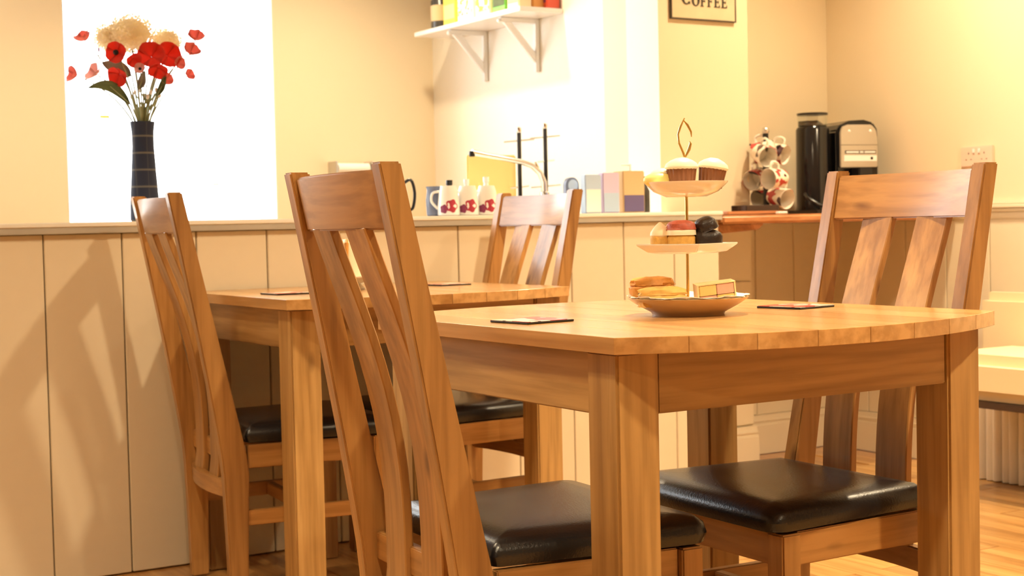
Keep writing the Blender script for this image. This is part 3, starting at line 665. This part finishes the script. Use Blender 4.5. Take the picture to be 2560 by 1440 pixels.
# three white poppy mugs
for px, lab in ((1122, 'white poppy mug furthest left of the three on the worktop'), (1170, 'white poppy mug in the middle of the three on the worktop'), (1218, 'white poppy mug furthest right of the three, beside the rear chair')):
    c = at(px, 538, y=YW+.07); t = thing('tapered_mug', lab, 'mug', (c.x, c.y, ZT), -.5, 'white poppy mugs on the worktop')
    bm = B(); lathe(bm, [(.030, 0), (.034, .003), (.034, .03), (.029, .075), (.024, .092), (.021, .092), (.026, .07), (.030, .01), (0, .008)], 28); obj('mug_body', bm, 'white_gloss', t, smooth=True)
    for (ax, az, rr, mt_) in ((.30, .030, .021, 'poppy_print'), (-.45, .021, .014, 'wine')):   # printed flower heads wrapped on the body
        bm = B(); cc = []; n = 30
        for i in range(n):
            r_ = rr*(.92+.10*math.cos(5*2*PI*i/n+ax)); th = ax+r_*math.cos(2*PI*i/n)/.034; zz = az+r_*math.sin(2*PI*i/n); zz = max(.004, zz)
            R_ = .0345-(.005*max(0, (zz-.03)/.045)); cc.append((R_*math.sin(th), -R_*math.cos(th), zz))
        vs_ = [bm.verts.new(p) for p in cc]; ce = bm.verts.new((.0352*math.sin(ax), -.0352*math.cos(ax), az)); [bm.faces.new((vs_[i], vs_[(i+1) % n], ce)) for i in range(n)]; obj('printed_flower', bm, mt_, t)
    bm = B(); tube(bm, spl([(-.028, 0, .075), (-.048, 0, .07), (-.052, 0, .045), (-.033, 0, .022)]), .004, 8); obj('handle', bm, 'white_gloss', t, smooth=True)
c = at(1088, 538, y=YW+.12); t = thing('glass_jug', 'small blue grey jug left of the white mugs', 'jug', (c.x, c.y, ZT))
bm = B(); lathe(bm, [(.022, 0), (.026, .004), (.028, .05), (.024, .08), (.027, .092), (.024, .092), (.021, .078), (.024, .05), (.022, .008), (0, .007)], 24); obj('jug_body', bm, 'blue_glass', t, smooth=True)
bm = B(); tube(bm, [(.026, 0, .075), (.042, 0, .07), (.042, 0, .035), (.027, 0, .025)], .0035, 8); obj('handle', bm, 'blue_glass', t, smooth=True)
for px, h, r, mt_, lab in ((1124, .115, .012, 'dark_jar', 'dark slim bottle behind the leftmost poppy mug'), (1167, .118, .010, 'white_gloss', 'white slim bottle behind the middle poppy mug'), (1216, .125, .011, 'white_gloss', 'white slim bottle behind the right poppy mug'), (1612, .125, .011, 'dark_jar', 'dark slim bottle at the right end of the leaflets')):
    c = at(px, 500, y=YW+.22); t = thing('slim_bottle', lab, 'bottle', (c.x, c.y, ZT), 0, 'slim bottles on the worktop')
    bm = B(); lathe(bm, [(r*1.5, 0), (r*1.6, .003), (r*1.6, h*.6), (r*.8, h*.75), (r*.7, h*.86)], 18); obj('bottle_body', bm, mt_, t, smooth=True)
    bm = B(); lathe(bm, [(r*.85, h*.86), (r*.9, h*.88), (r*.9, h), (r*.6, h)], 14); obj('cap', bm, 'white_gloss' if mt_ != 'dark_jar' else 'black', t, smooth=True)
# leaflets and packets at the right end
def packet(px0, px1, ytop, yy, mat, mat2, frac, lab, name='leaflet_pack', dep=.03):
    a = at(px0, 538, y=yy); b_ = at(px1, ytop, y=yy); wd = b_.x-a.x; h = b_.z-ZT
    t = thing(name, lab, 'packet', ((a.x+b_.x)/2, yy, ZT), 0, 'packets at the right end of the worktop')
    boxo('pack_body', mat, t, -wd/2, wd/2, -dep/2, dep/2, 0, h, .003)
    boxo('front_print', mat2, t, -wd/2+.004, wd/2-.004, -dep/2-.0012, -dep/2, .004, h*frac, .0005)
    return t, wd, h
packet(1458, 1497, 437, YW+.10, 'blue_pale', 'white_matt', .62, 'pale blue and white packet left of the lilac one')
packet(1502, 1542, 432, YW+.11, 'lilac', 'blue_pale', .5, 'lilac and pale blue packet in the middle of the group')
packet(1546, 1598, 428, YW+.13, 'kraft', 'purple', .42, 'brown carton with a purple lower half', 'carton', .06)
c = at(1575, 425, y=YW+.22); t = thing('pump_bottle', 'cream pump bottle behind the brown carton', 'bottle', (c.x, c.y, ZT))
bm = B(); lathe(bm, [(.024, 0), (.026, .004), (.026, .11), (.010, .125), (.008, .14)], 20); obj('bottle_body', bm, 'kraft', t, smooth=True)
bm = B(); tube(bm, [(0, 0, .138), (0, 0, .165), -Rv*.03+Zv*.166], [.005, .006, .004], 8); obj('pump', bm, 'white_gloss', t, smooth=True)
c = at(1428, 500, y=YW+.16); t = thing('arched_clock', 'blue grey round-topped ornament above the rear chair post', 'ornament', (c.x, c.y, ZT))
bm = B(); pts = [(-.026, 0), (.026, 0)]+[(.026*math.cos(PI*i/12), .095+.026*math.sin(PI*i/12)) for i in range(13)]
loft(bm, [[(x, -.012, z) for x, z in pts], [(x, .012, z) for x, z in pts]]); obj('ornament_body', bm, 'blue_glass', t, bevel=.003)
bm = B(); pts = [(.019*math.cos(2*PI*i/24), .094+.019*math.sin(2*PI*i/24)) for i in range(24)]; loft(bm, [[(x, -.0135, z) for x, z in pts], [(x, -.012, z) for x, z in pts]]); obj('ornament_face', bm, 'blue_pale', t)

# ------------------------------------------------------------------ shelf with packets
SX, SZ = XK-.20, 1.7295
sh = thing('wall_shelf', 'white wall shelf on two brackets on the kitchen side wall', 'shelf')
boxo('shelf_board', 'white_gloss', sh, SX, XK, 4.825, 5.68, SZ, SZ+.018, .002)
for yb in (5.41, 5.007):
    bk = obj('bracket', (lambda bm: (bx(bm, XK-.019, XK-.001, yb-.011, yb+.011, SZ-.21, SZ-.001), bx(bm, SX+.02, XK-.019, yb-.011, yb+.011, SZ-.019, SZ-.001),
        loft(bm, [[(XK-.018, yb-.009, SZ-.175), (XK-.018, yb+.009, SZ-.175), (XK-.018, yb+.009, SZ-.135), (XK-.018, yb-.009, SZ-.135)], [(SX+.035, yb-.009, SZ-.018), (SX+.035, yb+.009, SZ-.018), (SX+.07, yb+.009, SZ-.018), (SX+.07, yb-.009, SZ-.018)]]), bm)[-1])(B()), 'white_gloss', sh, bevel=.002)
    bm = B(); lathe(bm, [(.008, 0), (.009, .004), (.005, .009)], 12); e = obj('end_cap', bm, 'white_gloss', bk, smooth=True); e.location = (SX+.02, yb, SZ-.014); e.rotation_euler = (0, -PI/2, 0)
SHT = SZ+.0185
def shelf_item(y, kind, mat, mat2, w_, h, lab, x=SX+.05, name='food_packet'):
    t = thing(name, lab, 'packet' if kind != 'jar' else 'jar', (x, y, SHT), 0, 'packets and jars on the shelf')
    if kind == 'jar':
        bm = B(); lathe(bm, [(w_*.45, 0), (w_*.5, .004), (w_*.5, h*.62), (w_*.3, h*.75), (w_*.3, h*.85)], 20); obj('jar_body', bm, mat, t, smooth=True)
        bm = B(); lathe(bm, [(w_*.34, h*.85), (w_*.34, h), (w_*.2, h)], 18); obj('lid', bm, mat2, t, smooth=True)
        bm = B(); lathe(bm, [(w_*.505, h*.16), (w_*.508, h*.17), (w_*.508, h*.5), (w_*.505, h*.51)], 20); obj('paper_label', bm, 'kraft', t, smooth=True)
    else:
        boxo('pack_body', mat, t, -.03, .03, -w_/2, w_/2, 0, h, .004)
        boxo('front_print', mat2, t, -.0315, -.0305, -w_/2+.008, w_/2-.008, h*.12, h*.42, .0003)
        boxo('top_fold', mat, t, -.004, .004, -w_/2, w_/2, h, h+.02, .002)
shelf_item(5.53, 'jar', 'dark_jar', 'black', .085, .19, 'dark storage jar at the left end of the shelf', name='storage_jar')
shelf_item(5.405, 'box', 'yellow_pack', 'yellow_icing', .105, .20, 'yellow packet beside the dark jar')
shelf_item(5.275, 'box', 'white_matt', 'fruit_print', .125, .21, 'white packet with dark fruit print on the shelf')
shelf_item(5.135, 'box', 'pale_icing', 'fruit_print', .12, .19, 'cream packet with mixed print on the shelf')
shelf_item(5.01, 'box', 'green_pack', 'leaf', .10, .20, 'bright green packet on the shelf')
shelf_item(4.905, 'box', 'pale_icing', 'kraft', .085, .19, 'tan packet right of the green one at the shelf front')
shelf_item(4.905, 'box', 'orange_pack', 'pale_icing', .08, .18, 'orange packet behind the tan one', x=XK-.085)
shelf_item(4.88, 'box', 'red_pack', 'wine', .08, .20, 'red packet at the right end of the shelf against the wall', x=XK-.034+.0)

# ------------------------------------------------------------------ COFFEE sign on the pier
sa = at(1680, 47, y=4.185); sb = at(1842, 55, y=4.185)
sx0, sx1, sz0 = sa.x, sb.x, (sa.z+sb.z)/2; sz1 = sz0+.20
sg = thing('coffee_sign', 'weathered sign reading COFFEE on the pier', 'sign', (sx0, 4.1995, sz0))
W = sx1-sx0
boxo('sign_board', 'sign_face', sg, .004, W-.004, -.010, 0, .004, .196, .001)
boxo('sign_rim', 'sign_rim', sg, 0, W, -.012, 0, 0, .0045); boxo('sign_rim', 'sign_rim', sg, 0, W, -.012, 0, .1955, .2)
boxo('sign_rim', 'sign_rim', sg, 0, .004, -.012, 0, .0045, .1955); boxo('sign_rim', 'sign_rim', sg, W-.004, W, -.012, 0, .0045, .1955)
def stroke_letter(chr_, x, z, h, wd):
    bm = B(); Y0, Y1 = -.0118, -.0102; s = wd*.26; th = wd*.10; zz = 0
    def r(x0, x1, z0, z1): bx(bm, x+x0*wd, x+x1*wd, Y0, Y1, z+z0*h, z+z1*h)
    if chr_ in 'FE':
        r(.16, .40, 0, 1); r(.02, .16, 0, .07); r(.40, .54, 0, .07); r(.02, .16, .93, 1); r(.40, .92, .91, 1); r(.84, .92, .76, .91); r(.40, .70, .46, .55); r(.66, .74, .38, .63)
        if chr_ == 'E': r(.54, .94, 0, .09); r(.86, .94, .09, .26)
    else:
        n = 28; a0, a1 = (0, 2*PI) if chr_ == 'O' else (math.radians(42), math.radians(318)); ins, outs = [], []
        for i in range(n+1):
            a = lerp(a0, a1, i/n); k = .5+.5*abs(math.cos(a)); outs.append((x+wd*(.5+.5*math.cos(a)), z+h*(.5+.53*math.sin(a)))); ins.append((x+wd*(.5+(.5-.24*k-.03)*math.cos(a)), z+h*(.5+(.53-.07-.02*k)*math.sin(a))))
        for i in range(n):
            q = [outs[i], outs[i+1], ins[i+1], ins[i]]; loft(bm, [[(p[0], Y0, p[1]) for p in q], [(p[0], Y1, p[1]) for p in q]])
        if chr_ == 'C': r(.80, .88, .66, .94); r(.80, .86, .02, .22)
    obj('letter', bm, 'ink', sg)
lz = at(1800, 19, y=4.188).z-sz0; lx = [at(px, 10, y=4.188).x-sx0 for px in (1704, 1731, 1751, 1768, 1785, 1803)]
stroke_letter('C', lx[0], lz+.004, .050, .045); stroke_letter('O', lx[1]-.002, lz, .040, .036)
for c_, x in zip('FFEE', lx[2:]): stroke_letter(c_, x, lz-.001, .040, .029)

# ------------------------------------------------------------------ wooden counter in the alcove
ct = thing('alcove_counter', 'reddish wooden counter in the alcove under the coffee machine', 'counter')
bm = B(); front = [(3.262, 3.915), (3.40, 3.865), (3.55, 3.825), (3.75, 3.785), (3.95, 3.762), (4.218, 3.75)]
pts = front+[(4.218, 4.405), (3.640, 4.405), (3.640, 4.183), (3.262, 4.183)]
prism(bm, pts, .899, .929); obj('counter_slab', bm, 'counter_x', ct, bevel=.008, seg=3)
c = at(1905, 565, y=3.88); bm = B(); loft(bm, [[(c.x-.03, 3.90, .8985), (c.x+.03, 3.90, .8985), (c.x+.03, 4.18, .8985), (c.x-.03, 4.18, .8985)], [(c.x-.012, 3.91, .878), (c.x+.012, 3.91, .878), (c.x+.012, 4.18, .86), (c.x-.012, 4.18, .86)]]); obj('corbel', bm, 'counter_x', ct, bevel=.003)
ZK = .9295
# trays
c = at(1888, 530, y=4.045); t = thing('dark_tray', 'dark brown box tray at the left of the counter', 'tray', (c.x, c.y, ZK), -.12)
bm = B(); bx(bm, -.068, .068, -.05, .05, 0, .006); bx(bm, -.068, .068, -.05, -.044, .006, .034); bx(bm, -.068, .068, .044, .05, .006, .034); bx(bm, -.068, -.062, -.044, .044, .006, .034); bx(bm, .062, .068, -.044, .044, .006, .034); obj('tray_body', bm, 'dark_wood', t, bevel=.001, seg=1)
boxo('paper_liner', 'paper', t, -.06, .04, -.042, .042, .0062, .008)
a = at(1806, 540, y=3.95); b_ = at(1950, 540, y=3.95); o = boxo('serving_board', 'counter_x', None, 0, b_.x-a.x, -.028, .022, 0, .013, .004); o.location = (a.x, 3.95, ZK); tag(o, 'thin wooden serving board at the counter edge in front of the dark tray', 'board')
c = at(1955, 535, y=3.92); bm = B(); bx(bm, -.022, .022, -.012, .012, 0, .010); o = obj('sugar_packet', bm, 'paper', bevel=.004); o.location = (c.x-.02, 3.90, ZK); tag(o, 'small white sugar packet beside the mug tree', 'packet')
# loaded mug tree
c = at(1916, 500, y=4.13)
MT = Vector((c.x, c.y, ZK)); h = at(1915, 335, y=4.13).z-ZK
t = thing('mug_tree', 'black mug tree loaded with poppy mugs beside the coffee grinder', 'mug tree', MT)
bm = B(); lathe(bm, [(.062, 0), (.062, .008), (.02, .014), (.011, .016), (.011, h), (.006, h+.002)], 20); obj('pole', bm, 'black', t, smooth=True)
bm = B(); ball(bm, (0, 0, h+.012), .0145, 2); obj('knob', bm, 'steel', t, smooth=True)
def arm(z, d): 
    bm = B(); tube(bm, [Zv*(z-.012), d*.03+Zv*(z-.006), d*.062+Zv*(z+.004)], .004, 8); obj('arm', bm, 'black', t, smooth=True)
# each mug is turned so its mouth looks along mdir
bmm = B(); lathe(bmm, [(.026, 0), (.031, .003), (.034, .02), (.0365, .06), (.038, .078), (.0365, .0795), (.0345, .06), (.030, .012), (0, .010)], 30); mug_me = mesh_of('mug_body', bmm, 'mug_print', smooth=True)
bmm = B(); lathe(bmm, [(.0, .0104), (.0298, .0124), (.0343, .06), (.0362, .0785), (.0359, .0786), (.0338, .06), (.029, .0132), (0, .0114)], 30); mugin_me = mesh_of('mug_inside', bmm, 'china', smooth=True)
bmm = B(); tube(bmm, spl([(0, .034, .062), (0, .054, .062), (0, .060, .045), (0, .052, .024), (0, .032, .02)], 3), .0045, 8); mugh_me = mesh_of('mug_handle', bmm, 'china', smooth=True)
def hung_mug(px, py, mdir, yy, lab):
    c = at(px, py, y=yy); md = Vector(mdir).normalized(); q = md.to_track_quat('Z', 'Y')
    g = thing('mug', lab, 'mug', c-md*.078, 0, 'poppy mugs on the mug tree'); g.rotation_mode = 'QUATERNION'
    # handle up: roll so local +Y is as near +Z as possible
    yl = q @ Vector((0, 1, 0)); xl = q @ Vector((1, 0, 0)); ang = math.atan2(-xl.z, yl.z)
    from mathutils import Quaternion
    g.rotation_quaternion = q @ Quaternion((0, 0, 1), ang)
    obj('mug_body', mug_me, None, g); obj('mug_inside', mugin_me, None, g); obj('handle', mugh_me, None, g)
    arm(min(h-.02, max(.05, c.z-ZK+.03)), Vector((c.x-MT.x, c.y-MT.y, 0)).normalized())
L_ = -Rv; T_ = -Fv
hung_mug(1920, 392, T_*.85+Rv*.30-Zv*.25, 4.05, 'poppy mug in the upper middle of the mug tree, mouth towards the camera')
hung_mug(1963, 388, T_*.60+Rv*.75-Zv*.25, 4.12, 'poppy mug at the upper right of the mug tree, mouth turned right')
hung_mug(1886, 384, L_*.75-T_*.35-Zv*.2, 4.17, 'poppy mug at the upper left of the mug tree, mouth turned away')
hung_mug(1921, 447, T_*.62+L_*.75-Zv*.05, 4.03, 'poppy mug with a large red flower in the middle row of the mug tree')
hung_mug(1880, 452, T_*.7+L_*.5-Zv*.25, 4.16, 'poppy mug half hidden by the pier in the middle row')
hung_mug(1968, 498, T_*.75+Rv*.55-Zv*.2, 4.04, 'poppy mug at the lower right of the mug tree')
hung_mug(1895, 500, T_*.5+L_*.7-Zv*.25, 4.18, 'poppy mug at the lower left of the mug tree')
# grinder
gx = at(2032, 400, y=4.17); t = thing('coffee_grinder', 'black coffee grinder with a clear bean hopper beside the mug tree', 'grinder', (gx.x, 4.17, ZK), 0)
hb = at(2030, 318, y=4.17).z-ZK; htop = at(2030, 284, y=4.17).z-ZK
bm = B(); lathe(bm, [(.066, 0), (.067, .006), (.063, .03), (.062, hb-.01), (.056, hb)], 32); obj('grinder_body', bm, 'black_gloss', t, smooth=True)
bm = B(); lathe(bm, [(.052, hb), (.0555, hb+.004), (.0565, htop-.006), (.0545, htop-.006), (.0535, hb+.006), (.05, hb+.003)], 32); obj('hopper', bm, 'glass', t, smooth=True)
bm = B(); lathe(bm, [(.057, htop-.006), (.058, htop-.003), (.057, htop+.001), (.02, htop+.002)], 32); obj('hopper_lid', bm, 'black', t, smooth=True)
bm = B(); rr = [[(.0525*math.cos(2*PI*i/24), .0525*math.sin(2*PI*i/24), hb+.004) for i in range(24)], [(.0525*math.cos(2*PI*i/24), .0525*math.sin(2*PI*i/24), hb+.012+.010*math.sin(2*PI*i/24*1-.6)+random.uniform(-.002, .002)) for i in range(24)], [(.02*math.cos(2*PI*i/24), .02*math.sin(2*PI*i/24), hb+.024+random.uniform(-.003, .003)) for i in range(24)]]
loft(bm, rr); obj('coffee_beans', bm, 'beans', t, smooth=True)
bm = B(); tube(bm, [(-.06, -.02, .075), (-.075, -.05, .06), (-.055, -.085, .035), (-.02, -.098, .02)], .006, 8); obj('grinder_spout', bm, 'black', t, smooth=True)
boxo('grinder_base', 'black', t, -.070, .044, -.09, .07, 0, .014, .004)
# coffee machine
mx_ = at(2142, 400, y=4.10); t = thing('coffee_machine', 'black coffee machine with a silver front panel on the counter', 'coffee machine', (mx_.x, 4.14, ZK), -.24)
hm = at(2140, 300, y=4.10).z-ZK; wm = .090
bm = B(); prof = [(-wm, 0), (wm, 0), (wm, hm*.80), (wm*.97, hm*.90), (wm*.78, hm*.97), (wm*.35, hm), (-wm*.35, hm*.99), (-wm*.8, hm*.945), (-wm, hm*.88)]
loft(bm, [[(x, -.06, z) for x, z in prof], [(x, .13, z) for x, z in prof]]); obj('machine_body', bm, 'black_gloss', t, bevel=.006)
hp0 = hm*.49; fp = [(-wm*.88, hp0), (wm*.90, hp0), (wm*.90, hm*.80), (wm*.84, hm*.89), (wm*.62, hm*.945), (-wm*.5, hm*.945), (-wm*.80, hm*.92), (-wm*.88, hm*.86)]
bm = B(); loft(bm, [[(x, -.071, z) for x, z in fp], [(x, -.06, z) for x, z in fp]]); pn = obj('front_panel', bm, 'steel', t, bevel=.003)
boxo('panel_seam', 'sign_rim', t, -wm*.87, wm*.89, -.0722, -.0712, hm*.725, hm*.730)
boxo('display_frame', 'black', t, -wm*.66, wm*.80, -.0726, -.0713, hm*.635, hm*.668)
for a_, b_ in ((-.62, -.02), (.03, .20), (.25, .76)): boxo('display_window', 'white_gloss', t, wm*a_, wm*b_, -.0734, -.0727, hm*.642, hm*.660)
boxo('label_strip', 'white_matt', t, -wm*.72, wm*.84, -.0722, -.0713, hm*.555, hm*.617)
bm = B(); ball(bm, (wm*.60, -.0722, hm*.585), .006, 2, (1, .15, 1)); obj('logo_mark', bm, 'black', t, smooth=True)
for sx in (-.45, .55):
    bm = B(); ball(bm, (wm*sx, -.0712, hm*.875), .006, 2, (1, .4, 1)); obj('button', bm, 'white_gloss', t, smooth=True)
boxo('machine_base', 'black', t, -wm-.004, wm+.01, -.15, -.0605, 0, .03, .004); boxo('spout_block', 'black', t, -.03, .03, -.12, -.0615, hm*.36, hm*.48, .004)

# wall socket
a = at(2405, 367, x=XR); b_ = at(2487, 410, x=XR); t = thing('wall_socket', 'double wall socket on the right wall above the dado rail', 'socket', (XR, (a.y+b_.y)/2, (a.z+b_.z)/2-.004))
boxo('socket_plate', 'plug_pink', t, -.010, 0, -.073, .073, -.0365, .0365, .003)
for s in (-1, 1):
    for (dy, dz, wy, wz) in ((0, .012, .003, .006), (-.011, -.010, .005, .0025), (.011, -.010, .005, .0025)): boxo('pin_hole', 'black', t, -.0108, -.0101, s*.035+dy-wy/2, s*.035+dy+wy/2, dz-wz/2, dz+wz/2)
    boxo('switch', 'white_gloss', t, -.013, -.0101, s*.012-.005, s*.012+.005, .012, .028, .001)

# ------------------------------------------------------------------ bench at the right wall
bn = thing('upholstered_bench', 'cream upholstered bench with pleated base against the right wall', 'bench', (4.0, 2.2, 0))
def cushion(name, x0, x1, y0, y1, z0, z1, r):
    bm = B(); bx(bm, x0, x1, y0, y1, z0, z1); o = obj(name, bm, 'cream_vinyl', bn, bevel=r, seg=4); return o
cushion('seat_cushion', -.27, .115, -1.2, 1.22, .318, .466, .035)
cushion('back_cushion', .118, .205, -1.2, 1.37, .30, .642, .03)
boxo('seat_board', 'dark_wood', bn, -.262, .2, -1.19, 1.21, .296, .3165, .002)
boxo('base_box', 'pleat', bn, .06, .2, -1.17, 1.31, 0, .2955)
bm = B(); rings = []
for z, k in ((.004, 1.0), (.02, 1.05), (.25, 1), (.278, .8), (.288, .3)): rings.append([(.045-.0+(-.019*k*math.sin(PI*i/6)), -.0155+.031*i/6, z) for i in range(7)]+[(.0595, .0155, z), (.0595, -.0155, z)])
loft(bm, rings); plm = mesh_of('pleat', bm, 'pleat', smooth=True)
for i in range(50):
    o = obj('pleat', plm, None, bn); o.location = (0, 1.29-i*.034-(.006 if i % 2 else 0), 0)
